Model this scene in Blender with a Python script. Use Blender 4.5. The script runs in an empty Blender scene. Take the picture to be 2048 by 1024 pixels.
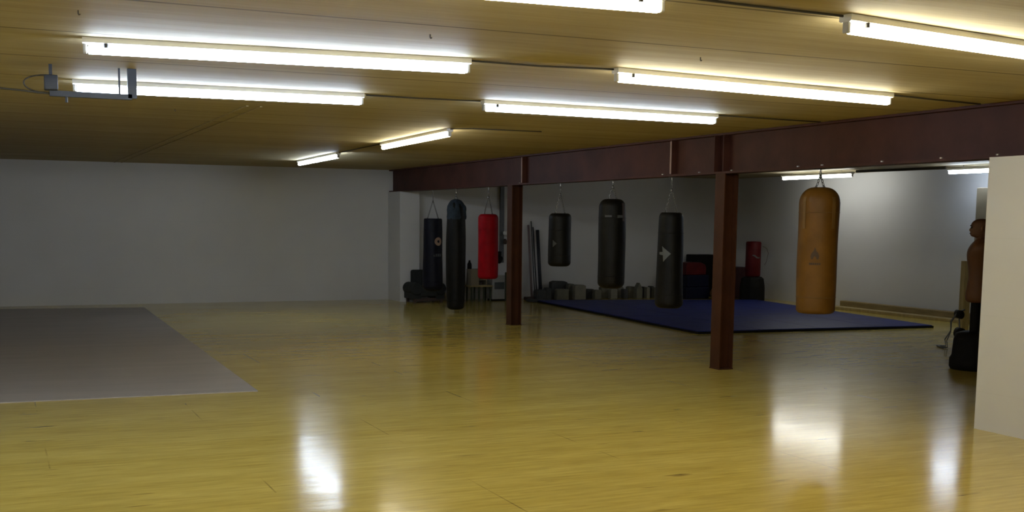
import bpy, bmesh, math, random
from mathutils import Vector, Matrix
random.seed(7)
S = bpy.context.scene
C = S.collection
PI = math.pi

# ------------------------------------------------------------------ camera, world, exposure
CAM = Vector((0, 0, 1.6))
yaw, pitch, roll, F = 0.423, -0.114, 0.011, 2300.8
fw = Vector((math.sin(yaw)*math.cos(pitch), math.cos(yaw)*math.cos(pitch), math.sin(pitch)))
rt0 = Vector((math.cos(yaw), -math.sin(yaw), 0)); up0 = rt0.cross(fw)
rt = rt0*math.cos(roll) + up0*math.sin(roll)
up = -rt0*math.sin(roll) + up0*math.cos(roll)
cd = bpy.data.cameras.new('camera'); cam = bpy.data.objects.new('camera', cd); C.objects.link(cam)
cd.sensor_width = 36; cd.lens = 36*F/2048
cd.shift_y = (703.35-512)/2048
cd.clip_start = 0.05; cd.clip_end = 100
cam.matrix_world = Matrix(((rt.x, up.x, -fw.x, CAM.x), (rt.y, up.y, -fw.y, CAM.y), (rt.z, up.z, -fw.z, CAM.z), (0, 0, 0, 1)))
S.camera = cam
w = bpy.data.worlds.new('world'); S.world = w; w.use_nodes = True
w.node_tree.nodes['Background'].inputs[0].default_value = (0.5, 0.55, 0.6, 1)
w.node_tree.nodes['Background'].inputs[1].default_value = 0.02
S.view_settings.view_transform = 'Standard'
S.view_settings.look = 'None'
S.view_settings.gamma = 1
S.view_settings.use_curve_mapping = False
S.view_settings.exposure = 1.22
S.cycles.max_bounces = 8
S.cycles.diffuse_bounces = 5
S.cycles.sample_clamp_indirect = 6
S.cycles.caustics_reflective = False
S.cycles.use_denoising = True

TUBE_POWER = 12.5      # radiance of a lit tube
COOL = (0.72, 0.85, 1.05)
NEUT = (0.95, 0.97, 0.92)
WARM = (1.0, 0.93, 0.70)

H = 2.55               # ceiling
BX0, BX1 = 7.166, 7.346     # beam flange
BZ = 2.12              # beam underside
YB = 21.93             # far wall
XR = 14.9              # right wall

# ------------------------------------------------------------------ materials
def newmat(name):
    m = bpy.data.materials.new(name); m.use_nodes = True
    nt = m.node_tree
    return m, nt, nt.nodes['Principled BSDF']

def lin(c):
    return tuple(((v/255)/12.92 if v/255 <= 0.04045 else ((v/255+0.055)/1.055)**2.4) for v in c)

def mat(name, col, rough=0.6, var=0.12, scale=6.0, stretch=(1, 1, 1), bump=0.0, bscale=60.0, metal=0.0, spec=0.5, coat=0.0):
    m, nt, b = newmat(name)
    b.inputs['Roughness'].default_value = rough
    b.inputs['Metallic'].default_value = metal
    b.inputs['Specular IOR Level'].default_value = spec
    b.inputs['Coat Weight'].default_value = coat
    tc = nt.nodes.new('ShaderNodeTexCoord'); mp = nt.nodes.new('ShaderNodeMapping')
    mp.inputs['Scale'].default_value = stretch
    nt.links.new(tc.outputs['Object'], mp.inputs['Vector'])
    n = nt.nodes.new('ShaderNodeTexNoise'); n.inputs['Scale'].default_value = scale; n.inputs['Detail'].default_value = 4
    nt.links.new(mp.outputs[0], n.inputs['Vector'])
    r = nt.nodes.new('ShaderNodeValToRGB')
    r.color_ramp.elements[0].position = 0.3; r.color_ramp.elements[1].position = 0.7
    r.color_ramp.elements[0].color = tuple(v*(1-var) for v in col)+(1,)
    r.color_ramp.elements[1].color = tuple(min(1, v*(1+var)) for v in col)+(1,)
    nt.links.new(n.outputs['Fac'], r.inputs[0]); nt.links.new(r.outputs[0], b.inputs['Base Color'])
    if bump:
        n2 = nt.nodes.new('ShaderNodeTexNoise'); n2.inputs['Scale'].default_value = bscale
        nt.links.new(mp.outputs[0], n2.inputs['Vector'])
        bp = nt.nodes.new('ShaderNodeBump'); bp.inputs['Strength'].default_value = bump; bp.inputs['Distance'].default_value = 0.01
        nt.links.new(n2.outputs['Fac'], bp.inputs['Height']); nt.links.new(bp.outputs[0], b.inputs['Normal'])
    return m

def glow(name, col, strength):
    m, nt, b = newmat(name)
    b.inputs['Base Color'].default_value = (0.9, 0.9, 0.9, 1)
    b.inputs['Emission Color'].default_value = col+(1,)
    b.inputs['Emission Strength'].default_value = strength
    return m

def mathn(nt, op, a, b=None, clamp=False):
    n = nt.nodes.new('ShaderNodeMath'); n.operation = op; n.use_clamp = clamp
    for i, v in enumerate((a, b)):
        if v is None: continue
        if isinstance(v, (int, float)): n.inputs[i].default_value = v
        else: nt.links.new(v, n.inputs[i])
    return n.outputs[0]

def mixc(nt, fac, a, b):
    n = nt.nodes.new('ShaderNodeMix'); n.data_type = 'RGBA'
    for i, v in ((0, fac), (6, a), (7, b)):
        if isinstance(v, (int, float)): n.inputs[i].default_value = v
        elif isinstance(v, tuple): n.inputs[i].default_value = v
        else: nt.links.new(v, n.inputs[i])
    return n.outputs[2]

def noise(nt, vec, scale, stretch, detail=4, rough=0.55):
    mp = nt.nodes.new('ShaderNodeMapping'); mp.inputs['Scale'].default_value = stretch
    nt.links.new(vec, mp.inputs['Vector'])
    n = nt.nodes.new('ShaderNodeTexNoise'); n.inputs['Scale'].default_value = scale
    n.inputs['Detail'].default_value = detail; n.inputs['Roughness'].default_value = rough
    nt.links.new(mp.outputs[0], n.inputs['Vector'])
    return n.outputs['Fac']

def ramp(nt, fac, p0, c0, p1, c1):
    r = nt.nodes.new('ShaderNodeValToRGB')
    r.color_ramp.elements[0].position = p0; r.color_ramp.elements[0].color = c0+(1,)
    r.color_ramp.elements[1].position = p1; r.color_ramp.elements[1].color = c1+(1,)
    nt.links.new(fac, r.inputs[0]); return r.outputs[0]

def floor_material():
    m, nt, b = newmat('lacquered_plywood')
    tc = nt.nodes.new('ShaderNodeTexCoord'); v = tc.outputs['Object']
    g1 = noise(nt, v, 1.0, (0.5, 3.0, 1), 5, 0.6)
    g2 = noise(nt, v, 1.0, (3.0, 26.0, 1), 4, 0.6)
    g3 = noise(nt, v, 0.45, (1, 1, 1), 2)
    c = ramp(nt, g1, 0.33, (0.52, 0.385, 0.075), 0.68, (0.62, 0.475, 0.115))
    c2 = ramp(nt, g2, 0.35, (0.72, 0.70, 0.62), 0.65, (1.12, 1.12, 1.12))
    mul = nt.nodes.new('ShaderNodeMix'); mul.data_type = 'RGBA'; mul.blend_type = 'MULTIPLY'; mul.inputs[0].default_value = 0.6
    nt.links.new(c, mul.inputs[6]); nt.links.new(c2, mul.inputs[7])
    c = mul.outputs[2]
    # knots and short dark flecks
    fl = noise(nt, v, 1.0, (2.2, 14.0, 1), 2, 0.5)
    flm = mathn(nt, 'MULTIPLY', mathn(nt, 'SUBTRACT', fl, 0.69, True), 9.0, True)
    c = mixc(nt, flm, c, (0.15, 0.09, 0.02, 1))
    # joints between the sheets
    sx = nt.nodes.new('ShaderNodeSeparateXYZ'); nt.links.new(v, sx.inputs[0])
    row = mathn(nt, 'DIVIDE', mathn(nt, 'SUBTRACT', sx.outputs[1], 6.57), 1.165)
    rowi = mathn(nt, 'FLOOR', row)
    odd = mathn(nt, 'MODULO', mathn(nt, 'ADD', rowi, 40), 2)
    xs = mathn(nt, 'ADD', mathn(nt, 'DIVIDE', mathn(nt, 'SUBTRACT', sx.outputs[0], 1.455), 2.36), mathn(nt, 'ADD', mathn(nt, 'MULTIPLY', odd, 0.5), 20))
    fx = mathn(nt, 'ABSOLUTE', mathn(nt, 'SUBTRACT', mathn(nt, 'FRACT', mathn(nt, 'ADD', xs, 0.5)), 0.5))
    jx = mathn(nt, 'LESS_THAN', fx, 0.0022)
    fy = mathn(nt, 'ABSOLUTE', mathn(nt, 'SUBTRACT', mathn(nt, 'FRACT', mathn(nt, 'ADD', row, 40.5)), 0.5))
    jy = mathn(nt, 'MULTIPLY', mathn(nt, 'LESS_THAN', fy, 0.004), 0.12)
    wear = mathn(nt, 'MULTIPLY', mathn(nt, 'SUBTRACT', noise(nt, v, 1.3, (1, 1, 1), 3), 0.46, True), 6.0, True)
    j = mathn(nt, 'MULTIPLY', mathn(nt, 'MAXIMUM', jx, jy), mathn(nt, 'MULTIPLY', wear, 0.5))
    c = mixc(nt, j, c, (0.06, 0.04, 0.015, 1))
    nt.links.new(c, b.inputs['Base Color'])
    r = mathn(nt, 'ADD', mathn(nt, 'MULTIPLY', g3, 0.16), FLOOR_ROUGH)
    nt.links.new(r, b.inputs['Roughness'])
    b.inputs['Specular IOR Level'].default_value = FLOOR_SPEC
    bp = nt.nodes.new('ShaderNodeBump'); bp.inputs['Strength'].default_value = 0.30; bp.inputs['Distance'].default_value = 0.008
    h = mathn(nt, 'ADD', noise(nt, v, 1.0, (0.6, 2.6, 1), 3, 0.5), mathn(nt, 'MULTIPLY', noise(nt, v, 1.0, (3, 22, 1), 2), 0.10))
    nt.links.new(h, bp.inputs['Height']); nt.links.new(bp.outputs[0], b.inputs['Normal'])
    return m
FLOOR_ROUGH = 0.075
FLOOR_SPEC = 0.5

def ceiling_material():
    m, nt, b = newmat('aged_wood_board')
    tc = nt.nodes.new('ShaderNodeTexCoord'); v = tc.outputs['Object']
    g1 = noise(nt, v, 1.0, (0.5, 9.0, 1), 5, 0.6)
    g2 = noise(nt, v, 1.0, (2.0, 50.0, 1), 4, 0.6)
    c = ramp(nt, g1, 0.3, (0.36, 0.298, 0.168), 0.7, (0.45, 0.385, 0.235))
    c2 = ramp(nt, g2, 0.3, (0.80, 0.80, 0.78), 0.7, (1.08, 1.08, 1.08))
    mul = nt.nodes.new('ShaderNodeMix'); mul.data_type = 'RGBA'; mul.blend_type = 'MULTIPLY'; mul.inputs[0].default_value = 0.7
    nt.links.new(c, mul.inputs[6]); nt.links.new(c2, mul.inputs[7]); c = mul.outputs[2]
    sx = nt.nodes.new('ShaderNodeSeparateXYZ'); nt.links.new(v, sx.inputs[0])
    row = mathn(nt, 'DIVIDE', mathn(nt, 'SUBTRACT', sx.outputs[1], 6.56), 1.08)
    fy = mathn(nt, 'ABSOLUTE', mathn(nt, 'SUBTRACT', mathn(nt, 'FRACT', mathn(nt, 'ADD', row, 40.5)), 0.5))
    jy = mathn(nt, 'LESS_THAN', fy, 0.011)
    rowi = mathn(nt, 'FLOOR', row)
    odd = mathn(nt, 'MODULO', mathn(nt, 'ADD', rowi, 40), 2)
    c = mixc(nt, mathn(nt, 'MULTIPLY', odd, 0.12), c, (0.26, 0.19, 0.09, 1))
    c = mixc(nt, mathn(nt, 'MULTIPLY', jy, 0.75), c, (0.05, 0.035, 0.015, 1))
    nt.links.new(c, b.inputs['Base Color'])
    b.inputs['Roughness'].default_value = 0.65
    b.inputs['Specular IOR Level'].default_value = 0.12
    bp = nt.nodes.new('ShaderNodeBump'); bp.inputs['Strength'].default_value = 0.25; bp.inputs['Distance'].default_value = 0.006
    nt.links.new(mathn(nt, 'ADD', g1, g2), bp.inputs['Height']); nt.links.new(bp.outputs[0], b.inputs['Normal'])
    return m

def wall_material(name, col):
    m, nt, b = newmat(name)
    tc = nt.nodes.new('ShaderNodeTexCoord'); v = tc.outputs['Object']
    g = noise(nt, v, 0.8, (1, 1, 1), 3)
    c = ramp(nt, g, 0.3, tuple(x*0.94 for x in col), 0.7, col)
    geo = nt.nodes.new('ShaderNodeSeparateXYZ'); nt.links.new(v, geo.inputs[0])
    # painted block courses, barely visible
    k = mathn(nt, 'DIVIDE', geo.outputs[2], 0.6)
    f = mathn(nt, 'LESS_THAN', mathn(nt, 'ABSOLUTE', mathn(nt, 'SUBTRACT', mathn(nt, 'FRACT', k), 0.5)), 0.006)
    c = mixc(nt, mathn(nt, 'MULTIPLY', f, 0.06), c, (0.3, 0.3, 0.3, 1))
    nt.links.new(c, b.inputs['Base Color'])
    b.inputs['Roughness'].default_value = 0.55
    bp = nt.nodes.new('ShaderNodeBump'); bp.inputs['Strength'].default_value = 0.1; bp.inputs['Distance'].default_value = 0.003
    nt.links.new(noise(nt, v, 25, (1, 1, 1), 3), bp.inputs['Height']); nt.links.new(bp.outputs[0], b.inputs['Normal'])
    return m

M = dict(
    floor=floor_material(), ceiling=ceiling_material(),
    wall=wall_material('white_wall_paint', (0.61, 0.61, 0.61)),
    steel=mat('oxide_red_steel', (0.062, 0.021, 0.014), 0.55, 0.25, 3.0, bump=0.1, bscale=30, spec=0.2),
    steel_col=mat('red_brown_steel', (0.058, 0.020, 0.008), 0.55, 0.25, 3.0, bump=0.1, bscale=30, spec=0.2),
    bolt=mat('zinc_bolt', (0.45, 0.42, 0.40), 0.4, 0.1, metal=0.6),
    edge=mat('painted_lit_edge', (0.34, 0.23, 0.20), 0.6, 0.2),  # pale tone paints in the light caught by the stiffener edges
    white=mat('white_enamel', (0.72, 0.72, 0.70), 0.35, 0.03),
    socket=mat('socket_plastic', (0.5, 0.5, 0.48), 0.4, 0.05),
    starter=mat('dark_plastic', (0.02, 0.02, 0.02), 0.5, 0.1),
    cable=mat('dark_cable', (0.045, 0.038, 0.025), 0.6, 0.1),
    chain=mat('chrome_chain', (0.25, 0.25, 0.25), 0.3, 0.1, metal=1.0),
    darkmetal=mat('dark_grey_metal', (0.03, 0.033, 0.04), 0.5, 0.15, metal=0.3),
    greymat=mat('grey_beige_mat', (0.36, 0.325, 0.29), 0.55, 0.07, 1.5, stretch=(0.5, 3, 1), bump=0.1),
    bluemat=mat('blue_mat_vinyl', (0.020, 0.029, 0.15), 0.5, 0.2, 3.0, bump=0.1, spec=0.15),
    blackleather=mat('black_leather', (0.006, 0.0055, 0.004), 0.5, 0.3, 8.0, bump=0.15, bscale=40, spec=0.16),
    navy=mat('navy_black_vinyl', (0.006, 0.006, 0.011), 0.5, 0.25, 8.0, bump=0.1, spec=0.15),
    tealcloth=mat('dark_teal_cloth', (0.012, 0.022, 0.032), 0.9, 0.3, 12.0, bump=0.4),
    redvinyl=mat('red_vinyl', (0.25, 0.0015, 0.006), 0.5, 0.2, 6.0, bump=0.1, spec=0.08),
    redplain=mat('red_foam_vinyl', (0.075, 0.002, 0.003), 0.5, 0.2, 6.0, bump=0.1, spec=0.2),
    maroon=mat('maroon_vinyl', (0.045, 0.006, 0.008), 0.5, 0.2),
    tan=mat('tan_leather', (0.15, 0.068, 0.009), 0.48, 0.22, 5.0, bump=0.2, bscale=25, spec=0.25),
    tandark=mat('dark_brown_print', (0.055, 0.027, 0.008), 0.6, 0.1),
    stitch=mat('brown_stitching', (0.16, 0.085, 0.02), 0.6, 0.1),
    printw=mat('pale_print', (0.085, 0.092, 0.092), 0.5, 0.1),
    printo=mat('orange_print', (0.30, 0.19, 0.12), 0.5, 0.15, 30),
    printg=mat('grey_print', (0.04, 0.042, 0.042), 0.5, 0.1),
    black=mat('matt_black', (0.007, 0.006, 0.005), 0.65, 0.2, spec=0.15),
    skin=mat('brown_rubber_skin', (0.14, 0.055, 0.018), 0.6, 0.15, 4.0, bump=0.05),
    beige=mat('beige_laminate', (0.27, 0.225, 0.15), 0.55, 0.06),
    pine=mat('yellow_pine', (0.34, 0.26, 0.11), 0.55, 0.2, 2.0, stretch=(8, 8, 1), bump=0.1),
    timber=mat('olive_timber', (0.26, 0.19, 0.075), 0.6, 0.25, 2.0, stretch=(8, 1, 8), bump=0.1),
    pad=mat('olive_grey_canvas', (0.15, 0.145, 0.105), 0.8, 0.2, 6.0, bump=0.2),
    padlight=mat('grey_beige_canvas', (0.21, 0.20, 0.16), 0.8, 0.15, 6.0, bump=0.2),
    paddark=mat('charcoal_canvas', (0.05, 0.052, 0.05), 0.8, 0.2, 6.0, bump=0.2),
    greenpad=mat('dark_green_foam', (0.045, 0.055, 0.030), 0.8, 0.2),
    upholst=mat('dark_green_black_upholstery', (0.013, 0.015, 0.013), 0.8, 0.25, 5.0, bump=0.2),
    brownwood=mat('dark_brown_wood', (0.045, 0.026, 0.018), 0.6, 0.2, 3.0),
    pinkish=mat('pink_grey_tube', (0.20, 0.15, 0.15), 0.5, 0.1),
    greytube=mat('grey_tube', (0.10, 0.105, 0.11), 0.45, 0.15, metal=0.2),
    appliance=mat('off_white_appliance', (0.42, 0.43, 0.43), 0.45, 0.05),
    panel=mat('grey_green_panel', (0.10, 0.115, 0.115), 0.3, 0.1),
    crashblue=mat('dark_navy_vinyl', (0.004, 0.006, 0.022), 0.5, 0.25, 4.0, bump=0.1, spec=0.15),
    brownleather=mat('brown_leather', (0.13, 0.07, 0.025), 0.55, 0.2, 8.0, bump=0.2),
)
TUBE = {'cool': glow('tube_cool', COOL, TUBE_POWER*1.4), 'neutral': glow('tube_neutral', NEUT, TUBE_POWER*1.1), 'warm': glow('tube_warm', WARM, TUBE_POWER*1.3)}

# ------------------------------------------------------------------ helpers
def link(name, bm, material, parent=None, loc=None, smooth=False, bevel=0.0, subsurf=0):
    bmesh.ops.recalc_face_normals(bm, faces=bm.faces)
    me = bpy.data.meshes.new(name); bm.to_mesh(me); bm.free()
    me.materials.append(material)
    o = bpy.data.objects.new(name, me); C.objects.link(o)
    if parent is not None: o.parent = parent
    if loc is not None: o.location = loc
    if smooth:
        for p in me.polygons: p.use_smooth = True
    if bevel:
        md = o.modifiers.new('bevel', 'BEVEL'); md.width = bevel; md.segments = 3; md.limit_method = 'ANGLE'
        md.harden_normals = False
    if subsurf:
        md = o.modifiers.new('subsurf', 'SUBSURF'); md.levels = subsurf; md.render_levels = subsurf
    return o

def box(bm, x0, x1, y0, y1, z0, z1):
    vs = [bm.verts.new(p) for p in [(x0,y0,z0),(x1,y0,z0),(x1,y1,z0),(x0,y1,z0),(x0,y0,z1),(x1,y0,z1),(x1,y1,z1),(x0,y1,z1)]]
    for f in ((0,3,2,1),(4,5,6,7),(0,1,5,4),(1,2,6,5),(2,3,7,6),(3,0,4,7)):
        bm.faces.new([vs[i] for i in f])
    return vs

def bx(*a):
    bm = bmesh.new(); box(bm, *a); return bm

def prism(bm, poly, z0, z1):
    a = [bm.verts.new((x, y, z0)) for x, y in poly]; b = [bm.verts.new((x, y, z1)) for x, y in poly]
    n = len(poly)
    bm.faces.new(a[::-1]); bm.faces.new(b)
    for i in range(n): bm.faces.new([a[i], a[(i+1) % n], b[(i+1) % n], b[i]])

def tube(bm, pts, r, n=10, closed=False, caps=True):
    pts = [Vector(p) for p in pts]; rings = []
    N = len(pts); prev = None
    for i, p in enumerate(pts):
        if closed: t = pts[(i+1) % N]-pts[i-1]
        else: t = pts[min(i+1, N-1)]-pts[max(i-1, 0)]
        t.normalize()
        if prev is None:
            a = Vector((0, 0, 1)) if abs(t.z) < 0.9 else Vector((1, 0, 0))
            u = t.cross(a).normalized()
        else:
            u = (prev - t*prev.dot(t)).normalized()
        prev = u; v = t.cross(u)
        rr = r[i] if isinstance(r, (list, tuple)) else r
        rings.append([bm.verts.new(p + (u*math.cos(2*PI*k/n) + v*math.sin(2*PI*k/n))*rr) for k in range(n)])
    for i in range(N if closed else N-1):
        A, B = rings[i], rings[(i+1) % N]
        for k in range(n): bm.faces.new([A[k], A[(k+1) % n], B[(k+1) % n], B[k]])
    if caps and not closed:
        bm.faces.new(rings[0][::-1]); bm.faces.new(rings[-1])

def lathe(bm, prof, n=32, cx=0, cy=0, wob=None):
    rings = []
    for (r, z) in prof:
        if r < 1e-6: rings.append([bm.verts.new((cx, cy, z))])
        else:
            row = []
            for k in range(n):
                a = 2*PI*k/n; rr = r*(1 + (wob(a, z) if wob else 0))
                row.append(bm.verts.new((cx+rr*math.cos(a), cy+rr*math.sin(a), z)))
            rings.append(row)
    for A, B in zip(rings, rings[1:]):
        for k in range(n):
            if len(A) == 1 and len(B) == 1: continue
            if len(A) == 1: bm.faces.new([A[0], B[k], B[(k+1) % n]])
            elif len(B) == 1: bm.faces.new([A[k], A[(k+1) % n], B[0]])
            else: bm.faces.new([A[k], A[(k+1) % n], B[(k+1) % n], B[k]])

def thing(name, label, cat, loc=(0, 0, 0), rz=0, group=None):
    o = bpy.data.objects.new(name, None); C.objects.link(o)
    o.location = loc; o.rotation_euler = (0, 0, rz); o.empty_display_size = 0.1
    o['label'] = label; o['category'] = cat
    if group: o['group'] = group
    return o

def tag(o, label, cat, group=None, kind=None):
    o['label'] = label; o['category'] = cat
    if group: o['group'] = group
    if kind: o['kind'] = kind
    return o

def struct(name, bm, m, label=None, **k):
    o = link(name, bm, m, **k); o['kind'] = 'structure'
    if label: o['label'] = label
    return o

# ------------------------------------------------------------------ the room
YF, XL = -5.0, -3.6      # wall behind the camera, left wall
struct('floor', bx(XL-.3, XR+.3, YF-.3, YB+.3, -0.2, 0), M['floor'], 'glossy yellow lacquered plywood floor')
struct('ceiling', bx(XL-.3, XR+.3, YF-.3, YB+.3, H, H+0.2), M['ceiling'], 'low olive brown wooden board ceiling')
struct('wall_back', bx(XL, 7.45, YB, YB+0.25, 0, H), M['wall'], 'white far wall at the left')
struct('wall_back_right', bx(7.45, XR, 21.45, YB+0.25, 0, H), M['wall'], 'white far wall behind the hanging bags')
struct('wall_left', bx(XL-.25, XL, YF, YB+.25, 0, H), M['wall'])
struct('wall_front', bx(XL, XR, YF-.25, YF, 0, H), M['wall'])
struct('wall_right', bx(XR, XR+.25, YF, YB+.25, 0, H), M['wall'], 'white right hand wall behind the tan bag')
struct('wall_partition', bx(7.03, 7.33, YF, 6.69, 0, BZ), M['wall'], 'white partition wall at the right edge')
struct('wall_pillar', bx(7.15, 7.55, 21.2, YB, 0, BZ), M['wall'], 'white pier carrying the far end of the beam')
# narrow paired joint strips running away on the ceiling
for i, x in enumerate((2.03, 2.15)):
    struct('trim_%d' % (i+1), bx(x-.010, x+.010, 10.1, YB, H-.007, H), M['pine'])

# ------------------------------------------------------------------ steel beam and posts
beam = thing('steel_beam', 'long dark red-brown steel I-beam carrying the ceiling', 'beam', (0, 0, 0))
xc = (BX0+BX1)/2
bm = bmesh.new()
box(bm, BX0, BX1, YF+.01, YB-.01, BZ, BZ+.022)
box(bm, BX0, BX1, YF+.01, YB-.01, H-.022, H-.001)
box(bm, xc-.008, xc+.008, YF+.01, YB-.01, BZ+.022, H-.022)
link('girder', bm, M['steel'], beam)
for y in (11.53, 15.66):
    st = link('stiffener', bx(BX0+.012, xc-.008, y-.012, y+.012, BZ+.022, H-.022), M['steel'], beam)
    e = link('plate_edge', bx(BX0+.006, BX0+.012, y-.014, y+.014, BZ+.03, H-.03), M['edge'], st)
    e['label'] = 'stiffener edge painted pale as if catching light'
for y in (10.64, 10.47):
    link('stiffener', bx(BX0+.004, xc-.008, y-.006, y+.006, BZ+.022, H-.022), M['steel'], beam)
for y in (15.75, 11.72, 10.95, 10.33, 9.22, 8.86, 8.05, 7.35, 6.76):
    bm = bmesh.new(); lathe(bm, [(0, 0), (.014, 0), (.014, .012), (0, .012)], 6)
    link('bolt', bm, M['bolt'], beam, (BX0+.022, y, BZ+.022))
    
def post(y, label):
    t = thing('steel_post', label, 'post', (xc, y+.09, 0), 0, 'steel posts under the beam')
    hw = .088
    bm = bmesh.new()
    box(bm, -hw, -hw+.014, -hw, hw, 0.012, BZ-.001)
    box(bm, hw-.014, hw, -hw, hw, 0.012, BZ-.001)
    box(bm, -hw+.014, hw-.014, -.006, .006, 0.012, BZ-.001)
    link('shaft', bm, M['steel_col'], t)
    link('base_plate', bx(-hw-.004, hw+.004, -hw-.004, hw+.004, 0, .012), M['steel_col'], t)
    return t
post(15.98, 'dark red-brown steel post farther away, right of the red bag')
post(10.42, 'dark red-brown steel post nearer the camera, left of the tan bag')

# ------------------------------------------------------------------ fluorescent battens
def batten(a, b, tone, label, starter=0, group='fluorescent battens on the ceiling'):
    a, b = Vector(a), Vector(b)
    d = b-a; L = d.length; mid = (a+b)/2
    t = thing('fluorescent_light', label, 'ceiling light', (mid.x, mid.y, H), math.atan2(d.y, d.x), group)
    zt = a.z-H                       # tube centre below the ceiling
    top = min(zt+.066, -.001)
    h = L/2
    bm = bmesh.new()                 # folded metal body
    prof = [(-.036, top), (.036, top), (.036, top-.028), (.024, top-.034), (-.024, top-.034), (-.036, top-.028)]
    A = [bm.verts.new((-h, y, q)) for y, q in prof]; B = [bm.verts.new((h, y, q)) for y, q in prof]
    n = len(prof)
    bm.faces.new(A); bm.faces.new(B[::-1])
    for i in range(n): bm.faces.new([A[i], B[i], B[(i+1) % n], A[(i+1) % n]])
    link('housing', bm, M['white'], t)
    bm = bmesh.new(); tube(bm, [(-h+.028, 0, zt), (-h+.032, 0, zt), (h-.032, 0, zt), (h-.028, 0, zt)], [0.017, .023, .023, .017], 16)
    link('tube', bm, TUBE[tone], t, smooth=False)
    for s in (-1, 1):
        bm = bmesh.new(); box(bm, s*(h-.012)-.010, s*(h-.012)+.010, -.018, .018, zt-.020, top-.030)
        link('lamp_holder', bm, M['socket'], t, bevel=.006)
    if top < -.01:
        for s in (-1, 1):
            bm = bmesh.new(); tube(bm, [(s*h*.7, 0, top), (s*h*.7, 0, -.001)], .006, 8); link('hanger_rod', bm, M['white'], t)
    if starter:
        bm = bmesh.new(); lathe(bm, [(0, top-.052), (.012, top-.052), (.012, top-.03), (0, top-.03)], 12, starter*(h-.12), -.026)
        link('starter', bm, M['starter'], t)
    return t
Z = 2.486
batten((0.476, 6.729, Z), (2.63, 6.497, Z), 'cool', 'long batten light at left, the nearer of the two beside the cable bracket', -1)
batten((0.549, 8.819, Z), (2.633, 8.678, Z), 'cool', 'batten light at left behind the dark metal bracket', 0)
batten((3.61, 8.647, Z), (5.884, 8.72, Z), 'cool', 'batten light in the middle, between the bracket light and the beam', -1)
batten((3.581, 6.433, Z), (6.023, 6.691, Z), 'warm', 'batten light at right of centre close in front of the beam', -1)
batten((3.59, 4.305, Z), (5.958, 4.663, Z), 'warm', 'nearest right batten light, cut by the right edge of the picture', -1)
batten((0.311, 4.435, Z), (2.591, 4.249, Z), 'warm', 'nearest middle batten light, cut by the top edge of the picture', 1)
batten((4.528, 14.112, Z), (4.425, 11.48, Z), 'warm', 'lengthwise batten light left of the beam, nearer of the two', 0)
batten((4.714, 19.239, Z), (4.618, 16.476, Z), 'cool', 'small-looking lengthwise batten light nearest the far left wall', 0)
batten((13.95, 18.35, 2.447), (13.95, 16.35, 2.447), 'neutral', 'batten light seen under the beam behind the tan bag', 0)
batten((14.2, 14.35, 2.44), (14.2, 12.2, 2.44), 'cool', 'batten light under the beam above the beige cabinet', 0)

# unseen battens, added to brighten the floor and the left side
for k, (a, b, tone, lb) in enumerate((((-2.6, 8.5, Z), (-.5, 8.45, Z), 'cool', 'added batten light left of the metal bracket, outside the picture'),
        ((-2.6, 6.5, Z), (-.5, 6.5, Z), 'cool', 'added unseen batten light beside the left wall in the second row'),
        ((-2.6, 4.3, Z), (-.5, 4.3, Z), 'cool', 'added unseen batten light beside the left wall nearest the camera'),
        ((.4, 1.0, Z), (2.5, 1.0, Z), 'warm', 'added unseen batten light overhead near the camera'),
        ((3.5, 1.0, Z), (5.7, 1.0, Z), 'warm', 'added unseen batten light overhead beside the white partition'))):
    batten(a, b, tone, lb, -1)

# cables between the battens
def cable(name, pts, r, label, cat='cable', m='cable', group='ceiling cables'):
    bm = bmesh.new(); tube(bm, pts, r, 6)
    return tag(link(name, bm, M[m], smooth=True), label, cat, group)
zc = H-.008
cable('ceiling_cable', [(2.65, 6.52, zc), (3.1, 6.53, zc), (3.58, 6.45, zc)], .006, 'dark cable on the ceiling joining the nearest left light to the right one')
cable('ceiling_cable', [(2.66, 8.70, zc), (3.1, 8.72, zc), (3.60, 8.67, zc)], .006, 'dark cable joining the bracket light to the middle light')
cable('ceiling_cable', [(6.05, 6.72, zc), (6.5, 6.80, zc), (7.10, 6.88, zc)], .006, 'dark cable running from the light in front of the beam to the beam')
cable('ceiling_cable', [(5.92, 8.74, zc), (6.4, 8.77, zc), (7.10, 8.80, zc)], .006, 'dark cable running from the middle light to the beam')
cable('ceiling_cable', [(2.62, 4.26, zc), (3.0, 4.29, zc), (3.58, 4.31, zc)], .006, 'dark cable joining the two nearest lights at the top edge')
cable('ceiling_cable', [(4.43, 11.48, zc), (4.6, 11.3, zc), (5.4, 11.29, zc)], .006, 'short dark cable at the near end of the lengthwise light')
cable('ceiling_cable', [(4.54, 14.17, zc), (4.58, 15.3, zc), (4.63, 16.48, zc)], .006, 'dark cable joining the two lengthwise lights')
cable('ceiling_conduit', [(13.97, 16.28, H-.03), (14.1, 15.4, H-.03), (14.2, 14.42, H-.03)], .025, 'dark conduit joining the two lights beyond the beam', 'conduit')

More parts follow.
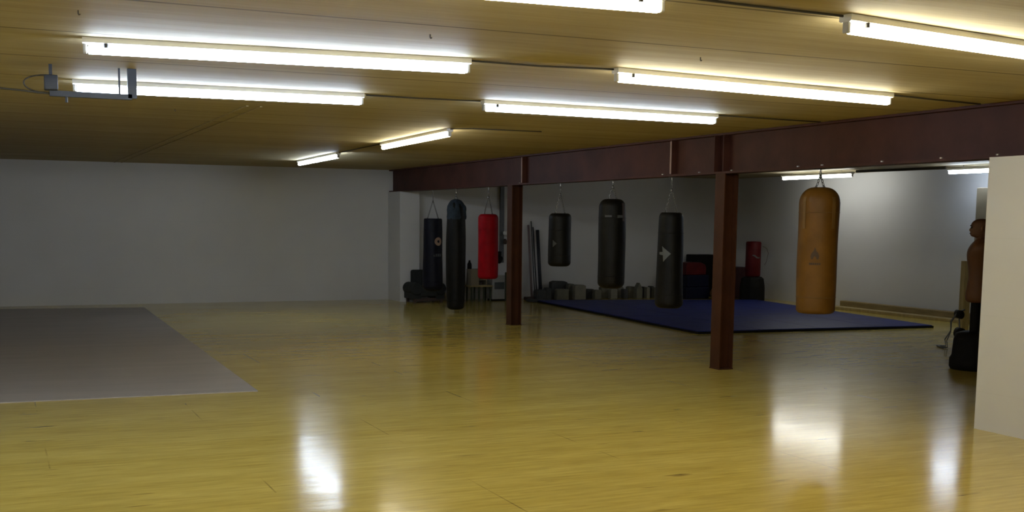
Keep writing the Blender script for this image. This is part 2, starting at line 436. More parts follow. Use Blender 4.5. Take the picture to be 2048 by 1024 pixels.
# metal bracket and looped cable at upper left
t = thing('hanging_bracket', 'dark grey metal bracket hanging from the ceiling in front of a light', 'bracket', (0.36, 8.0, H))
o = link('rail', bx(0, .50, -.02, .02, -.20, -.165), M['darkmetal'], t)
o = link('hanger_strap', bx(.475, .53, -.02, .02, -.19, -.001), M['darkmetal'], t)
o = link('rod', bx(.418, .430, -.005, .005, -.166, -.001), M['darkmetal'], t)
o = link('junction_box', bx(-.03, .05, -.05, .03, -.165, -.07), M['darkmetal'], t, bevel=.006)
o = link('hanger_strap', bx(.0, .02, -.01, .01, -.07, -.001), M['darkmetal'], t)
bm = bmesh.new(); tube(bm, [(.10, 0, -.20), (.10, 0, -.235)], .008, 8); link('pin', bm, M['darkmetal'], t)
pts = []
for i in range(15):
    a = PI*i/14
    pts.append((-.02-.13*math.sin(a)*1.0, .01*math.sin(3*a), -.125-.055*math.cos(a)*-1))
bm = bmesh.new(); tube(bm, pts, .005, 6); link('cable_loop', bm, M['cable'], t, smooth=True)
bm = bmesh.new(); tube(bm, [(0, 0, -.183), (-.07, 0, -.182), (-.14, 0, -.175), (-.30, 0, -.165), (-.6, .02, -.155), (-1.2, .05, -.15)], .007, 6)
link('feed_cable', bm, M['cable'], t, smooth=True)

# little hooks on the ceiling
for x, y, d in ((.40, 5.86, 'left of the nearest left light, towards the camera'), (2.1, 5.74, 'above the right end of the nearest left light'),
                (3.78, 5.78, 'above the light in front of the beam'), (1.52, 10.75, 'on the dim ceiling behind the bracket'),
                (5.62, 6.9, 'beyond the light before the beam')):
    bm = bmesh.new(); tube(bm, [(0, 0, -.001), (0, 0, -.016), (.003, 0, -.021), (.007, 0, -.020), (.008, 0, -.016)], .0035, 6)
    tag(link('ceiling_hook', bm, M['cable'], loc=(x, y, H)), 'small dark hook in the ceiling ' + d, 'hook', 'small ceiling hooks')

# ------------------------------------------------------------------ mats on the floor
prism_bm = bmesh.new(); prism(prism_bm, [(-3.5, 10.72), (2.18, 10.55), (2.37, 21.0), (-3.5, 21.6)], 0, .008)
tag(link('floor_mat', prism_bm, M['greymat']), 'large thin grey-beige mat lying on the wooden floor at left', 'mat')
t = thing('floor_mat', 'large blue vinyl training mat on the floor behind the posts', 'mat', (0, 0, 0))
q = [Vector((9.20, 13.92)), Vector((13.32, 13.62)), Vector((14.15, 19.35)), Vector((9.70, 20.45))]
cols, rows = 4, 5
def qp(u, v):
    a = q[0].lerp(q[1], u); b = q[3].lerp(q[2], u); return a.lerp(b, v)
bm = bmesh.new()
for i in range(cols):
    for j in range(rows):
        e = .004
        P = [qp(i/cols+e/4, j/rows+e/6), qp((i+1)/cols-e/4, j/rows+e/6), qp((i+1)/cols-e/4, (j+1)/rows-e/6), qp(i/cols+e/4, (j+1)/rows-e/6)]
        prism(bm, [(p.x, p.y) for p in P], 0.002, .042)
link('mat_tiles', bm, M['bluemat'], t, bevel=.004)
bm = bmesh.new(); prism(bm, [(p.x, p.y) for p in [qp(-.003, -.003), qp(1.003, -.003), qp(1.003, 1.003), qp(-.003, 1.003)]], 0, .03)
link('mat_edging', bm, M['black'], t)

# ------------------------------------------------------------------ punch bags
def chain_links(bm, a, b, wire=.0035, ll=.034):
    a, b = Vector(a), Vector(b); d = b-a; L = d.length; n = max(2, int(L/(ll*.78))); d.normalize()
    u = d.cross(Vector((0, 0, 1)) if abs(d.z) < .95 else Vector((1, 0, 0))).normalized(); v = d.cross(u)
    for i in range(n):
        c = a + (b-a)*((i+.5)/n); s = u if i % 2 else v
        pts = []
        for k in range(10):
            an = 2*PI*k/10
            pts.append(c + d*(math.cos(an)*ll*.5) + s*(math.sin(an)*ll*.3))
        tube(bm, pts, wire, 5, closed=True)

def bag_decal(parent, name, polys, R, z0, ang, m, label=None):
    """thin printed patches that follow the bag's round side; polys in metres (u to the right, v up)"""
    bm = bmesh.new()
    for poly in polys:
        b2 = bmesh.new()
        f = b2.faces.new([b2.verts.new((x, y, 0)) for x, y in poly])
        bmesh.ops.triangulate(b2, faces=b2.faces[:])
        for _ in range(2): bmesh.ops.subdivide_edges(b2, edges=b2.edges[:], cuts=1, use_grid_fill=True)
        vm = {}
        for vv in b2.verts:
            rad = R(z0+vv.co.y) if callable(R) else R
            for k, e in ((0, -.004), (1, .0025)):
                a = ang + vv.co.x/rad
                vm[(vv, k)] = bm.verts.new(((rad+e)*math.cos(a), (rad+e)*math.sin(a), z0+vv.co.y))
        for f in b2.faces:
            bm.faces.new([vm[(v, 1)] for v in f.verts]); bm.faces.new([vm[(v, 0)] for v in reversed(f.verts)])
        for e in b2.edges:
            if len(e.link_faces) == 1:
                p, r2 = e.verts; bm.faces.new([vm[(p, 0)], vm[(r2, 0)], vm[(r2, 1)], vm[(p, 1)]])
        b2.free()
    o = link(name, bm, m, parent)
    if label: o['label'] = label
    return o

def circle(cx, cy, r, n=20):
    return [(cx+r*math.cos(2*PI*k/n), cy+r*math.sin(2*PI*k/n)) for k in range(n)]

def ring_quads(cx, cy, r0, r1, n=20):
    out = []
    for k in range(n):
        a, b = 2*PI*k/n, 2*PI*(k+1)/n
        out.append([(cx+r0*math.cos(a), cy+r0*math.sin(a)), (cx+r1*math.cos(a), cy+r1*math.sin(a)), (cx+r1*math.cos(b), cy+r1*math.sin(b)), (cx+r0*math.cos(b), cy+r0*math.sin(b))])
    return out

def punch_bag(y, rt_, rb, ztop, zbot, m, label, dome=.05, bround=.06, straps=4, strap_z=None, hookz=None, body=None, ringmat=None, bulge=0.0, topfrac=.86):
    """hangs from the beam; origin at the floor point under it"""
    t = thing('punch_bag', label, 'punch bag', (xc, y, 0), 0, 'punch bags hanging from the beam')
    hz = hookz if hookz is not None else ztop+min(.30, (BZ-ztop)*.62)
    def R(z):
        f = (z-zbot)/(ztop-zbot); return rb+(rt_-rb)*f + bulge*math.sin(PI*f)
    prof = [(0, zbot)]
    for k in range(1, 6):
        a = PI/2*k/5; prof.append((R(zbot)-bround+bround*math.sin(a), zbot+bround*.8*(1-math.cos(a))))
    n = 16
    for k in range(1, n):
        z = zbot+bround*.8+(ztop-dome-zbot-bround*.8)*k/n; prof.append((R(z), z))
    for k in range(0, 8):
        a = PI/2*k/7; prof.append((R(ztop-dome)*(topfrac+(1-topfrac)*math.cos(a)), ztop-dome+dome*math.sin(a)))
    prof.append((0, ztop))
    ph = random.random()*6
    bm = bmesh.new(); lathe(bm, prof, 40, wob=lambda a, z: .012*math.sin(3*a+ph+z*5)+.008*math.sin(2*a-z*9+ph))
    bodyo = link('bag_body', bm, m, t, smooth=True)
    # seams around the bag
    for z in (zbot+.16, ztop-.24):
        pts = [((R(z)+.001)*math.cos(2*PI*k/36)*(1+.012*math.sin(3*2*PI*k/36+ph+z*5)+.008*math.sin(2*2*PI*k/36-z*9+ph)), (R(z)+.001)*math.sin(2*PI*k/36)*(1+.012*math.sin(3*2*PI*k/36+ph+z*5)+.008*math.sin(2*2*PI*k/36-z*9+ph)), z) for k in range(36)]
        bm = bmesh.new(); tube(bm, pts, .003, 5, closed=True); link('seam', bm, ringmat or m, bodyo, smooth=True)
    # straps / chains from the rim to the swivel
    rr = R(ztop)*topfrac*.95
    a0 = math.atan2(-y, -xc)
    for k in range(straps):
        a = a0+PI/4+2*PI*k/straps
        zz = ztop-.012
        bm = bmesh.new(); chain_links(bm, (rr*math.cos(a), rr*math.sin(a), zz), (.008*math.cos(a), .008*math.sin(a), hz))
        link('chain', bm, M['chain'], t)
        bm = bmesh.new(); pts = [(rr*math.cos(a)+.0*math.cos(b), rr*math.sin(a)+.016*math.cos(b), zz+.004+.016*math.sin(b)) for b in [2*PI*i/10 for i in range(10)]]
        tube(bm, pts, .004, 5, closed=True); link('d_ring', bm, M['chain'], t, smooth=True)
    bm = bmesh.new(); lathe(bm, [(0, hz-.02), (.012, hz-.02), (.016, hz), (.012, hz+.02), (0, hz+.02)], 12)
    link('swivel', bm, M['chain'], t, smooth=True)
    if BZ-hz > .06:
        bm = bmesh.new(); chain_links(bm, (0, 0, hz+.02), (0, 0, BZ-.02)); link('hanging_chain', bm, M['chain'], t)
    bm = bmesh.new(); box(bm, -.03, .03, -.03, .03, BZ-.006, BZ-.0005); tube(bm, [(0, 0, BZ-.006), (0, 0, BZ-.028)], .006, 8)
    link('beam_mount', bm, M['chain'], t)
    return t, bodyo, R, a0

B1 = punch_bag(19.66, .165, .185, 1.611, .30, M['navy'], 'black hanging bag with round orange emblem, nearest the far wall', bround=.12, dome=.03, topfrac=.9)
bag_decal(B1[1], 'emblem', ring_quads(0, 0, .025, .075, 20), B1[2], 1.20, B1[3]+.62, M['printo'], 'round orange ring emblem')
bag_decal(B1[1], 'lettering', [[(-.08, -.02), (-.055, -.02), (-.055, .03), (-.08, .03)], [(-.045, -.02), (-.015, -.02), (-.015, .03), (-.045, .03)], [(-.005, -.02), (.03, -.02), (.03, .03), (-.005, .03)], [(.04, -.02), (.08, -.02), (.08, .03), (.04, .03)]], B1[2], .95, B1[3]+.55, M['printg'], 'dim grey block lettering')
B2 = punch_bag(18.52, .150, .150, 1.90, .05, M['blackleather'], 'tallest slim black bag reaching almost to the floor', bround=.08, bulge=.022, hookz=2.0, dome=.20, topfrac=.45)
# cloth wrapped over the top of the tall bag
bm = bmesh.new()
lathe(bm, [(.163, 1.60), (.168, 1.64), (.164, 1.70), (.158, 1.76), (.142, 1.83), (.115, 1.88), (.085, 1.92), (.045, 1.94), (0, 1.945)], 36, wob=lambda a, z: .06*math.sin(3*a+z*9)+.05*math.sin(5*a-2)+.04*math.sin(9*a+z*20)*(1 if z > 1.62 else .3))
cl = link('cloth_wrap', bm, M['tealcloth'], B2[0], smooth=True); cl['label'] = 'dark teal cloth wrapped around the top'
bm = bmesh.new(); bmesh.ops.create_uvsphere(bm, u_segments=16, v_segments=12, radius=1)
a_ = B2[3]+1.25
for v in bm.verts: v.co = Vector((v.co.x*.05+.135*math.cos(a_), v.co.y*.05+.135*math.sin(a_), v.co.z*.085+1.77))
link('knot', bm, M['tealcloth'], cl, smooth=True)
B3 = punch_bag(17.10, .160, .163, 1.69, .65, M['redvinyl'], 'red vinyl bag hanging left of the farther post', bround=.06, dome=.07, topfrac=.62)
B4 = punch_bag(14.53, .158, .160, 1.70, .957, M['blackleather'], 'shortest black bag, hanging right of the farther post', bround=.07, dome=.07, topfrac=.66)
bag_decal(B4[1], 'emblem', [[(-.03, -.05), (.03, 0), (-.03, .05)]], B4[2], 1.28, B4[3]-.45, M['printg'], 'faint grey arrowhead')
B5 = punch_bag(13.03, .172, .172, 1.881, .735, M['blackleather'], 'stout black bag with two small pale labels near its top', bround=.10, dome=.11, topfrac=.45, bulge=.004, hookz=2.03)
bag_decal(B5[1], 'label_patch', [[(-.045, -.012), (.045, -.012), (.045, .014), (-.045, .014)]], B5[2], 1.66, B5[3]-.30, M['printg'], 'dull grey patch')
bag_decal(B5[1], 'label_patch', [[(-.04, -.016), (.04, -.016), (.04, .02), (-.04, .02)]], B5[2], 1.655, B5[3]+.62, M['printw'], 'pale patch')
bag_decal(B5[1], 'top_band', [[(-.02, -.11), (.02, -.11), (.03, .12), (-.03, .12)]], B5[2], 1.71, B5[3]+.95, M['brownwood'], 'brown vertical strip')
B6 = punch_bag(11.62, .142, .165, 1.707, .585, M['blackleather'], 'black bag with silver arrow emblem left of the nearer post', bround=.08, dome=.07, topfrac=.72)
bag_decal(B6[1], 'emblem', [[(-.10, .015), (-.045, .02), (-.055, .085), (.055, 0), (-.035, -.095), (-.04, -.02), (-.095, -.012)]], B6[2], 1.23, B6[3]-.30, M['printw'], 'silver arrow emblem')
B7 = punch_bag(8.96, .192, .186, 1.943, .732, M['tan'], 'large tan leather bag with dark emblem, nearest the camera', bround=.05, dome=.15, topfrac=.30, hookz=2.045, ringmat=M['stitch'])
fl = [(0, .085), (.012, .05), (.03, .03), (.04, 0), (.035, -.03), (.018, -.03), (.012, -.012), (0, 0), (-.012, -.012), (-.018, -.03), (-.035, -.03), (-.04, 0), (-.03, .03), (-.012, .05)]
bag_decal(B7[1], 'emblem', [fl], B7[2], 1.29, B7[3]-.12, M['tandark'], 'dark flame shaped emblem')
lw = [(-.055, -.008), (-.038, -.008), (-.038, .012), (-.055, .012)]
bag_decal(B7[1], 'lettering', [[(x+.0185*i, y) for x, y in ((-.056, -.009), (-.041, -.009), (-.041, .011), (-.056, .011))] for i in range(6)], B7[2], 1.215, B7[3]-.10, M['tandark'], 'small dark row of illegible letters')
# leather reinforcing straps on the tan bag
for k in range(4):
    a = B7[3]+PI/4+PI/2*k
    bm = bmesh.new()
    prev = None
    pts = []
    for i in range(8):
        z = 1.55+.30*i/7
        rad = B7[2](z)*1.018 if z < 1.79 else None
        if rad is None:
            c = math.acos(max(0, min(1, ((B7[2](1.79)*1.018/B7[2](1.79))))) if False else 1)
            s = (z-1.793)/.15; rad = B7[2](1.79)*(0.30+0.70*math.sqrt(max(0, 1-s*s)))+.005
        pts.append((rad, z))
    V = [[bm.verts.new(((r+e)*math.cos(a+d), (r+e)*math.sin(a+d), z)) for d, e in ((-.09, 0), (.09, 0), (.09, -.006), (-.09, -.006))] for r, z in pts]
    for A, Bq in zip(V, V[1:]):
        for i in range(4): bm.faces.new([A[i], A[(i+1) % 4], Bq[(i+1) % 4], Bq[i]])
    bm.faces.new(V[0][::-1]); bm.faces.new(V[-1])
    link('strap', bm, M['stitch'], B7[1], smooth=False)

# ------------------------------------------------------------------ training dummy at the right
dang = math.atan2(.70, -.72)
D = thing('training_dummy', 'armless brown human-shaped boxing dummy on a black base beside the partition', 'training dummy', (9.93, 9.52, 0), dang)
def rings(bm, rows, n=32, face=False):
    R_ = []
    for (z, f, b, wd, pw, nose) in rows:
        row = []
        for k in range(n):
            a = 2*PI*k/n
            ca, sa = math.cos(a), math.sin(a)
            cx_ = (f+b)/2; dx = (f-b)/2
            x = cx_ + dx*math.copysign(abs(ca)**pw, ca); y = wd*math.copysign(abs(sa)**pw, sa)
            if nose: x += nose*math.exp(-((a if a < PI else a-2*PI)/.22)**2)
            row.append(bm.verts.new((x, y, z)))
        R_.append(row)
    for A, Bq in zip(R_, R_[1:]):
        for k in range(n): bm.faces.new([A[k], A[(k+1) % n], Bq[(k+1) % n], Bq[k]])
    bm.faces.new(R_[0][::-1]); bm.faces.new(R_[-1])
bm = bmesh.new()
rings(bm, [(.745, .06, -.08, .12, 1, 0), (.75, .105, -.115, .155, .9, 0), (.80, .125, -.125, .17, .85, 0), (.90, .110, -.115, .16, .85, 0), (1.0, .095, -.10, .148, .85, 0),
           (1.10, .098, -.105, .152, .85, 0), (1.18, .115, -.12, .17, .8, 0), (1.27, .13, -.13, .20, .8, 0), (1.33, .122, -.13, .222, .8, 0), (1.38, .095, -.12, .222, .8, 0),
           (1.415, .065, -.10, .18, .85, 0), (1.435, .045, -.085, .11, .9, 0), (1.45, .035, -.075, .068, 1, 0), (1.465, .04, -.072, .06, 1, 0), (1.472, .085, -.072, .062, 1, 0),
           (1.485, .098, -.085, .066, .9, 0), (1.51, .10, -.10, .07, .85, .006), (1.525, .093, -.104, .072, .85, .006), (1.54, .098, -.108, .074, .85, .026), (1.56, .095, -.11, .077, .85, .022), (1.575, .088, -.11, .078, .85, .010),
           (1.592, .101, -.112, .079, .85, 0), (1.62, .095, -.112, .078, .85, 0), (1.645, .075, -.098, .068, .9, 0), (1.662, .045, -.07, .048, 1, 0), (1.67, .012, -.035, .022, 1, 0)])
body = link('body', bm, M['skin'], D, smooth=True, subsurf=1)
for s in (-1, 1):
    bm = bmesh.new(); bmesh.ops.create_uvsphere(bm, u_segments=12, v_segments=8, radius=1)
    for v in bm.verts: v.co = Vector((v.co.x*.018-.02, v.co.y*.010+s*.080, v.co.z*.032+1.56))
    link('ear', bm, M['skin'], body, smooth=True)
    bm = bmesh.new(); bmesh.ops.create_uvsphere(bm, u_segments=12, v_segments=8, radius=.011)
    for v in bm.verts: v.co += Vector((.088, s*.031, 1.572))
    link('eye', bm, M['brownwood'], body, smooth=True)
    bm = bmesh.new(); tube(bm, [(.088, s*.055, 1.588), (.100, s*.035, 1.595), (.104, s*.012, 1.590)], [.003, .006, .004], 6)
    link('brow', bm, M['brownwood'], body, smooth=True)
bm = bmesh.new(); tube(bm, [(.092, -.025, 1.506), (.104, -.008, 1.509), (.104, .008, 1.509), (.092, .025, 1.506)], [.003, .006, .006, .003], 8)
link('mouth', bm, M['maroon'], body, smooth=True)
bm = bmesh.new(); lathe(bm, [(0, .40), (.055, .40), (.055, .75), (0, .75)], 20); link('post', bm, M['black'], D, smooth=False)
bm = bmesh.new(); lathe(bm, [(0, 0), (.235, 0), (.25, .03), (.25, .12), (.228, .16), (.215, .33), (.195, .40), (.12, .425), (0, .43)], 36)
link('base', bm, M['black'], D, smooth=True)

# ------------------------------------------------------------------ things along the right wall
t = thing('storage_cabinet', 'tall narrow beige cabinet against the right wall behind the dummy', 'cabinet', (14.3, 13.83, 0))
link('carcass', bx(.02, .58, -.95, 0, 0, 2.19), M['beige'], t, bevel=.004)
for y0, y1 in ((-.945, -.478), (-.472, -.005)):
    d = link('door', bx(0, .02, y0, y1, .06, 2.185), M['beige'], t, bevel=.003)
    link('handle', bx(-.02, -.002, (y1-.05) if y0 < -.5 else (y0+.03), (y1-.03) if y0 < -.5 else (y0+.05), 1.0, 1.12), M['chain'], d)
bm = bx(-.065, .065, -.045, .045, 0, 1.07)
tag(link('wooden_post', bm, M['pine'], loc=(13.18, 12.86, 0), bevel=.004), 'short upright yellow pine post standing left of the dummy', 'post')
bpy.context.view_layer.update()

bm = bx(-.07, .07, -1.75, 1.75, 0, .14)
tag(link('timber_beam', bm, M['timber'], loc=(14.78, 15.7, 0), bevel=.01), 'thick olive brown timber lying along the right wall', 'timber', 'timbers along the right wall')
bm = bx(-.11, .11, -1.75, 1.75, 0, .05)
o = tag(link('timber_board', bm, M['pine'], loc=(14.50, 15.85, 0), bevel=.005), 'flat pale board on the floor in front of the thick timber', 'board', 'timbers along the right wall')

# small exercise frame with foam rollers
t = thing('exercise_frame', 'small bent tube exercise frame with dark foam rollers left of the dummy base', 'exercise equipment', (11.46, 11.28, 0), -.45)
t.scale = (.72, .72, 1)
bm = bmesh.new()
tube(bm, [(-.30, -.12, .012), (-.20, -.12, .012), (-.22, -.12, .10), (-.15, -.10, .22), (-.13, -.06, .34), (-.02, 0, .46), (.12, 0, .50)], .010, 8)
link('frame_tube', bm, M['greytube'], t, smooth=True)
bm = bmesh.new()
tube(bm, [(-.26, .14, .012), (-.14, .14, .012), (-.17, .12, .10), (-.08, .10, .22), (-.10, .08, .34), (0, .04, .46), (.12, .03, .50)], .010, 8)
link('frame_tube', bm, M['greytube'], t, smooth=True)
bm = bmesh.new(); tube(bm, [(-.30, -.20, .012), (-.28, .20, .012)], .011, 8); link('floor_bar', bm, M['greytube'], t, smooth=True)
for (x, z, r) in ((.02, .44, .055), (.05, .19, .075)):
    bm = bmesh.new(); tube(bm, [(x, -.13, z), (x, -.12, z), (x, .12, z), (x, .13, z)], [r*.8, r, r, r*.8], 16); link('foam_roller', bm, M['black'], t, smooth=True)
bm = bmesh.new(); tube(bm, [(.02, 0, .44), (.05, 0, .19), (.07, 0, .0)], .012, 8); link('upright', bm, M['greytube'], t, smooth=True)

# ------------------------------------------------------------------ things along the far wall, right part
def px_x(px, Y):         # where the view line through a picture column meets the vertical plane at depth Y
    dx = rt*((px-1024)/F) + fw - up*((600-703.35)/F)
    return CAM.x + dx.x*(Y-CAM.y)/dx.y

# free-standing red striking post on a black base
t = thing('standing_bag', 'red free-standing bag on a square black base near the corner', 'punch bag', (14.20, 19.55, 0))
bm = bmesh.new(); lathe(bm, [(0, 0), (.25, 0), (.26, .03), (.255, .30), (.23, .46), (.18, .50), (0, .50)], 8); link('base', bm, M['black'], t, bevel=.01)
bm = bmesh.new(); lathe(bm, [(0, .50), (.14, .50), (.155, .53), (.155, 1.19), (.14, 1.215), (0, 1.22)], 32); b_ = link('column', bm, M['redplain'], t, smooth=True)
bag_decal(b_, 'stripe_mark', [[(-.07, .05), (-.02, .045), (.04, 0), (.09, .0), (.09, -.025), (.02, -.022), (-.03, .015), (-.07, .03)]], .155, .90, math.atan2(-19.55, -14.2)+.35, M['printw'], 'pale swoosh mark')
bm = bmesh.new(); tube(bm, [(.14, -.12, 1.12), (.24, -.12, 1.08), (.30, -.10, .98), (.27, -.08, .80), (.20, -.12, .74)], .004, 6); link('cord', bm, M['maroon'], t, smooth=True)

YB2 = 20.75
def at(px, Y=YB2): return px_x(px, Y)
def slab(name, px0, px1, z0, z1, m, label, cat, Y=YB2, depth=.30, bevel=.02, group=None, rz=0, subsurf=0):
    x0, x1 = at(px0, Y), at(px1, Y); cxx = (x0+x1)/2; hw = (x1-x0)/2
    o = link(name, bx(-hw, hw, 0, depth, 0, z1-z0), M[m], loc=(cxx, Y, z0), bevel=bevel)
    o.rotation_euler.z = rz
    return tag(o, label, cat, group)

slab('crash_mat', 1372, 1418, 0, .25, 'crashblue', 'dark navy crash mat, bottom one of the pile left of the nearer post', 'mat', Y=20.3, depth=.6, group='crash mat pile')
slab('crash_mat', 1374, 1417, .25, .50, 'crashblue', 'dark navy crash mat lying under the red pad', 'mat', Y=20.32, depth=.58, group='crash mat pile')
# red pad with curved top
x0, x1 = at(1371, 20.35), at(1411, 20.35)
bm = bmesh.new(); W = x1-x0
prof = [(0, 0), (W, 0), (W, .16), (W*.93, .22), (W*.75, .26), (W*.3, .27), (W*.05, .25), (0, .2)]
A = [bm.verts.new((x, 0, z)) for x, z in prof]; Bq = [bm.verts.new((x, .3, z)) for x, z in prof]
bm.faces.new(A); bm.faces.new(Bq[::-1])
for i in range(len(prof)): bm.faces.new([A[i], Bq[i], Bq[(i+1) % len(prof)], A[(i+1) % len(prof)]])
tag(link('strike_pad', bm, M['redplain'], loc=(x0, 20.35, .50), bevel=.02), 'curved red strike pad on top of the navy crash mats', 'pad')
slab('padded_block', 1392, 1437, 0, .90, 'black', 'tall black padded block behind the red pad', 'padded block', Y=20.95, depth=.45)
slab('padded_block', 1468, 1491, 0, .66, 'maroon', 'dark maroon block just right of the nearer post', 'padded block', Y=20.3, depth=.35)
bm = bmesh.new(); bmesh.ops.create_uvsphere(bm, u_segments=24, v_segments=16, radius=.13)
mb = link('medicine_ball', bm, M['brownleather'], smooth=True, loc=(at(1432, 20.1), 20.1, .13)); tag(mb, 'brown leather medicine ball at the left foot of the nearer post', 'ball')

# pads standing in a row against the wall
row = [(1092, 1103, .25, 'paddark', 20.95), (1103, 1135, .36, 'paddark', 21.1), (1114, 1138, .22, 'pad', 20.8), (1137, 1150, .31, 'pad', 20.9), (1150, 1172, .30, 'padlight', 20.85),
       (1172, 1190, .20, 'paddark', 20.9), (1190, 1203, .19, 'pad', 20.8), (1203, 1221, .24, 'pad', 20.85), (1222, 1235, .21, 'padlight', 20.8), (1236, 1247, .24, 'padlight', 20.9),
       (1248, 1256, .20, 'paddark', 20.85), (1257, 1272, .24, 'pad', 20.9), (1273, 1285, .27, 'pad', 20.95), (1286, 1293, .23, 'paddark', 20.85), (1294, 1300, .23, 'padlight', 20.9), (1301, 1308, .24, 'paddark', 20.85), (1309, 1315, .22, 'pad', 20.9)]
what = ['low charcoal canvas pad next to the leaning poles', 'tallest charcoal pad in the row, under the shortest black bag', 'olive pad standing in front of the tallest charcoal pad', 'narrow olive pad right of the tallest charcoal one',
        'wide grey-beige pad between the shortest and the stout black bag', 'low charcoal pad right of the wide grey-beige one', 'lowest olive pad, left of the stout black bag', 'olive pad directly under the left edge of the stout bag',
        'grey-beige pad directly under the stout black bag', 'taller grey-beige pad under the right edge of the stout bag', 'thin charcoal pad right of the stout black bag', 'broad olive pad halfway between the stout bag and the arrow-emblem bag',
        'olive pad with a pointed top in the row', 'thin charcoal pad right of the pointed one', 'thin grey-beige pad between two charcoal ones', 'thin charcoal pad nearest the arrow-emblem bag', 'narrow olive pad at the right end of the row, by the arrow-emblem bag']
for i_, ((a, b, h, m, Y), lb) in enumerate(zip(row, what)):
    Y = 20.80 if i_ % 2 == 0 else 20.97
    if i_ == 1: Y = 21.15
    if i_ == 3: Y = 21.0
    x0, x1 = at(a, Y), at(b, Y); wd = (x1-x0); hw = wd/2
    bm = bmesh.new()
    if 'pointed' in lb and 'right of' not in lb:
        prof = [(-hw, 0), (hw, 0), (hw, h*.75), (0, h*1.22), (-hw, h*.75)]
    else:
        prof = [(-hw, 0), (hw, 0), (hw, h*.93), (hw*.6, h), (-hw*.6, h*1.02), (-hw, h*.95)]
    A = [bm.verts.new((x, 0, z)) for x, z in prof]; Bq = [bm.verts.new((x, .14, z)) for x, z in prof]
    bm.faces.new(A); bm.faces.new(Bq[::-1]); n = len(prof)
    for i in range(n): bm.faces.new([A[i], Bq[i], Bq[(i+1) % n], A[(i+1) % n]])
    tag(link('training_pad', bm, M[m], loc=((x0+x1)/2, Y, 0), bevel=.012), lb, 'pad', 'canvas pads along the far wall')

# poles leaning on the wall right of the farther post
for px, ztop, r, m, lb in ((1063, 1.50, .022, 'pinkish', 'pinkish pole leaning on the far wall, closest to the farther post'), (1069, 1.58, .012, 'greytube', 'thin tallest grey pole among the leaning poles'),
                           (1073, 1.46, .012, 'darkmetal', 'thin dark pole between the grey and the thick pole'), (1081, 1.40, .036, 'darkmetal', 'thickest dark pole at the right of the leaning poles')):
    x = at(px, 21.2); bm = bmesh.new(); tube(bm, [(x, 21.18, 0.0), (x+.01, 21.45-r-.004, ztop)], r, 12)
    tag(link('leaning_pole', bm, M[m], smooth=True), lb, 'pole', 'poles leaning on the far wall')
slab('folded_mat', 1066, 1100, 0, .05, 'paddark', 'small dark folded mat on the floor left of the blue mat', 'mat', Y=20.3, depth=.35)
slab('sandbag', 1074, 1094, 0, .22, 'paddark', 'dark sandbag at the feet of the leaning poles', 'bag', Y=20.72, depth=.22, bevel=.05)
slab('wooden_block', 1055, 1071, 0, .07, 'brownwood', 'low dark brown block just right of the farther post', 'block', Y=20.8, depth=.2)

# duct and wall lamp behind the red bag
bm = bx(-.04, .04, -.06, 0, .74, H-.001)
tag(link('wall_duct', bm, M['greytube'], loc=(at(1003, 21.39), 21.449, 0)), 'grey vertical duct on the far wall right of the red bag', 'duct')
t = thing('wall_lamp', 'small white wall lamp head on a grey arm beside the farther post', 'lamp', (at(1001, 21.3), 21.38, 1.33))
bm = bmesh.new(); tube(bm, [(-.0, 0, -.03), (.08, -.06, .0), (.14, -.08, .03)], .010, 8); link('arm', bm, M['greytube'], t, smooth=True)
bm = bmesh.new(); lathe(bm, [(0, -.05), (.03, -.045), (.05, -.02), (.055, .02), (.04, .04), (0, .045)], 20, .10, -.08); link('lamp_head', bm, M['white'], t, smooth=True)
bm = bmesh.new(); lathe(bm, [(0, -.22), (.035, -.21), (.04, -.15), (.02, -.11), (0, -.11)], 14, .10, -.05); link('switch_box', bm, M['brownwood'], t, smooth=True)

def glove(name, loc, m, label, rz=0, s=1.0, rx=0):
    t = thing(name, label, 'boxing glove', loc, rz, 'boxing gloves')
    bm = bmesh.new(); bmesh.ops.create_uvsphere(bm, u_segments=16, v_segments=12, radius=1)
    for v in bm.verts:
        z = v.co.z; k = 1 if z < 0 else 1-.35*z
        v.co = Vector((v.co.x*.062*k*s, v.co.y*.058*k*s, (z*.085+.085)*s))
    link('fist', bm, M[m], t, smooth=True)
    bm = bmesh.new(); bmesh.ops.create_uvsphere(bm, u_segments=12, v_segments=8, radius=1)
    for v in bm.verts: v.co = Vector((v.co.x*.024*s+.055*s, v.co.y*.028*s, v.co.z*.045*s+.10*s))
    link('thumb', bm, M[m], t, smooth=True)
    bm = bmesh.new(); lathe(bm, [(0, .14*s), (.042*s, .14*s), (.046*s, .24*s), (.03*s, .245*s), (0, .23*s)], 16); link('cuff', bm, M[m], t, smooth=True)
    return t
glove('boxing_glove', (at(1003, 21.25), 21.385, .72), 'black', 'black boxing glove hanging below the grey duct')

# desk with box, appliance, armchair
t = thing('low_table', 'low pale wooden table with thin green-grey legs behind the red bag', 'table', (at(957, 21.0), 21.0, 0))
link('tabletop', bx(-.24, .24, -.15, .15, .285, .315), M['pine'], t)
for x in (-.2, -.04, .06, .2):
    for y in (-.12, .12): link('leg', bx(x-.014, x+.014, y-.014, y+.014, 0, .285), M['greenpad'], t)
t = thing('wooden_box', 'open beige wooden box on the low table, left of the red bag', 'box', (at(953, 20.98), 20.98, .315))
bm = bmesh.new(); W = .17
box(bm, -W, -W+.012, -.12, .12, 0, .32); box(bm, W-.012, W, -.12, .12, 0, .32); box(bm, -W+.012, W-.012, .108, .12, 0, .32)
for z in (0, .105, .21, .308): box(bm, -W+.012, W-.012, -.12, .108, z, z+.012)
link('shelf_frame', bm, M['beige'], t)
link('side_panel', bx(-W+.013, -.0, -.119, -.107, .013, .307), M['beige'], t)
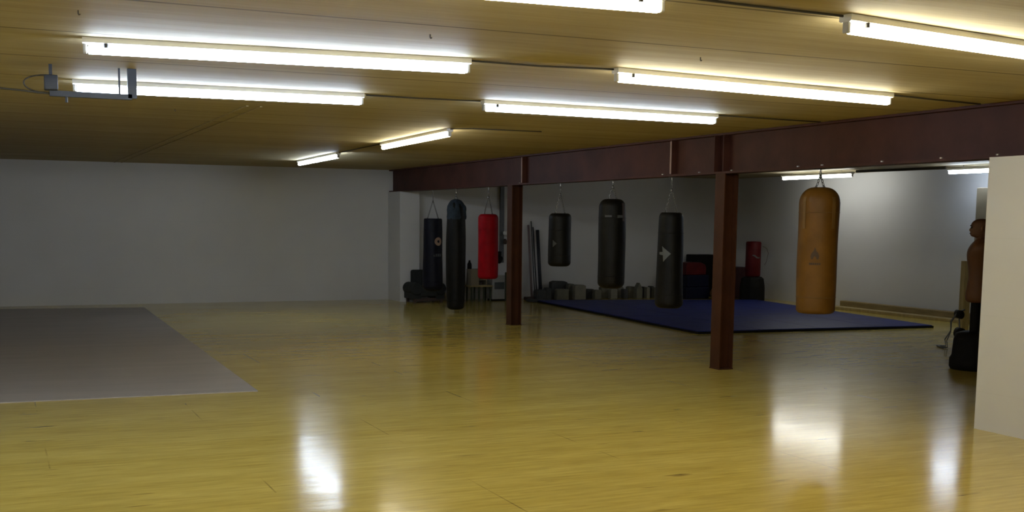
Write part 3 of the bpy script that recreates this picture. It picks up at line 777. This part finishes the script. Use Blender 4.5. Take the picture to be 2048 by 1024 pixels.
for z in (.332, .437+.0):
    glx = at(956, 20.95)
for z, lb in ((.3285, 'dark brown shoe in the bottom compartment of the beige box'), (.539, 'dark brown shoe in the top compartment of the beige box')):
    bm = bmesh.new(); bmesh.ops.create_uvsphere(bm, u_segments=16, v_segments=10, radius=1)
    for v in bm.verts:
        v.co = Vector((v.co.x*.070, v.co.y*.045, max(v.co.z, -.6)*.040+.024)); v.co.z += .02 if v.co.x < -.02 else 0
    zz = z
    o = link('shoe', bm, M['brownwood'], smooth=True, loc=(at(958, 20.90), 20.92, zz)); tag(o, lb, 'shoe', 'shoes in the beige box')
bm = bmesh.new(); lathe(bm, [(0, 0), (.04, 0), (.045, .02), (.042, .10), (.02, .14), (.018, .17), (0, .17)], 16)
tag(link('bottle', bm, M['black'], smooth=True, loc=(at(938.5, 20.98), 20.98, .635)), 'dark bottle standing on top of the beige box', 'bottle')
t = thing('appliance', 'off-white boxy appliance with a grey window beside the farther post', 'appliance', (at(998, 20.95), 20.95, 0))
link('casing', bx(-.15, .15, 0, .28, .03, .50), M['appliance'], t, bevel=.01)
link('window_panel', bx(-.10, .11, -.006, .0, .23, .37), M['panel'], t, bevel=.002)
link('plinth', bx(-.14, .14, .01, .27, 0, .03), M['black'], t)
bm = bmesh.new(); lathe(bm, [(0, 0), (.055, 0), (.058, .01), (.058, .56), (.05, .57), (0, .57)], 20)
tag(link('rolled_mat', bm, M['greenpad'], smooth=True, loc=(at(1015, 20.85), 20.85, 0)), 'dark green rolled mat standing upright beside the farther post', 'mat')
slab('loudspeaker_cabinet', 919, 930, 0, .60, 'brownwood', 'narrow dark brown cabinet half hidden behind the tall slim bag', 'cabinet', Y=20.95, depth=.3)

ac = thing('armchair', 'low dark armchair against the far wall behind the orange-emblem bag', 'armchair', (at(858, 20.7), 20.7, 0))
link('seat', bx(-.17, .17, 0, .5, .12, .32), M['upholst'], ac, bevel=.03)
link('backrest', bx(-.20, .22, .42, .58, .12, .62), M['upholst'], ac, bevel=.04)
for s in (-1, 1):
    bm = bmesh.new(); tube(bm, [(s*.24, 0, .27), (s*.24, .02, .27), (s*.24, .5, .27), (s*.24, .52, .27)], [.10, .12, .12, .10], 20)
    box(bm, s*.24-.09, s*.24+.09, .02, .5, .08, .25)
    link('armrest', bm, M['upholst'], ac, smooth=False)
for x in (-.27, .27):
    for y in (.06, .46): link('leg', bx(x-.025, x+.025, y-.025, y+.025, 0, .10), M['brownwood'], ac)
link('base_rail', bx(-.28, .28, .03, .06, .04, .10), M['brownwood'], ac)
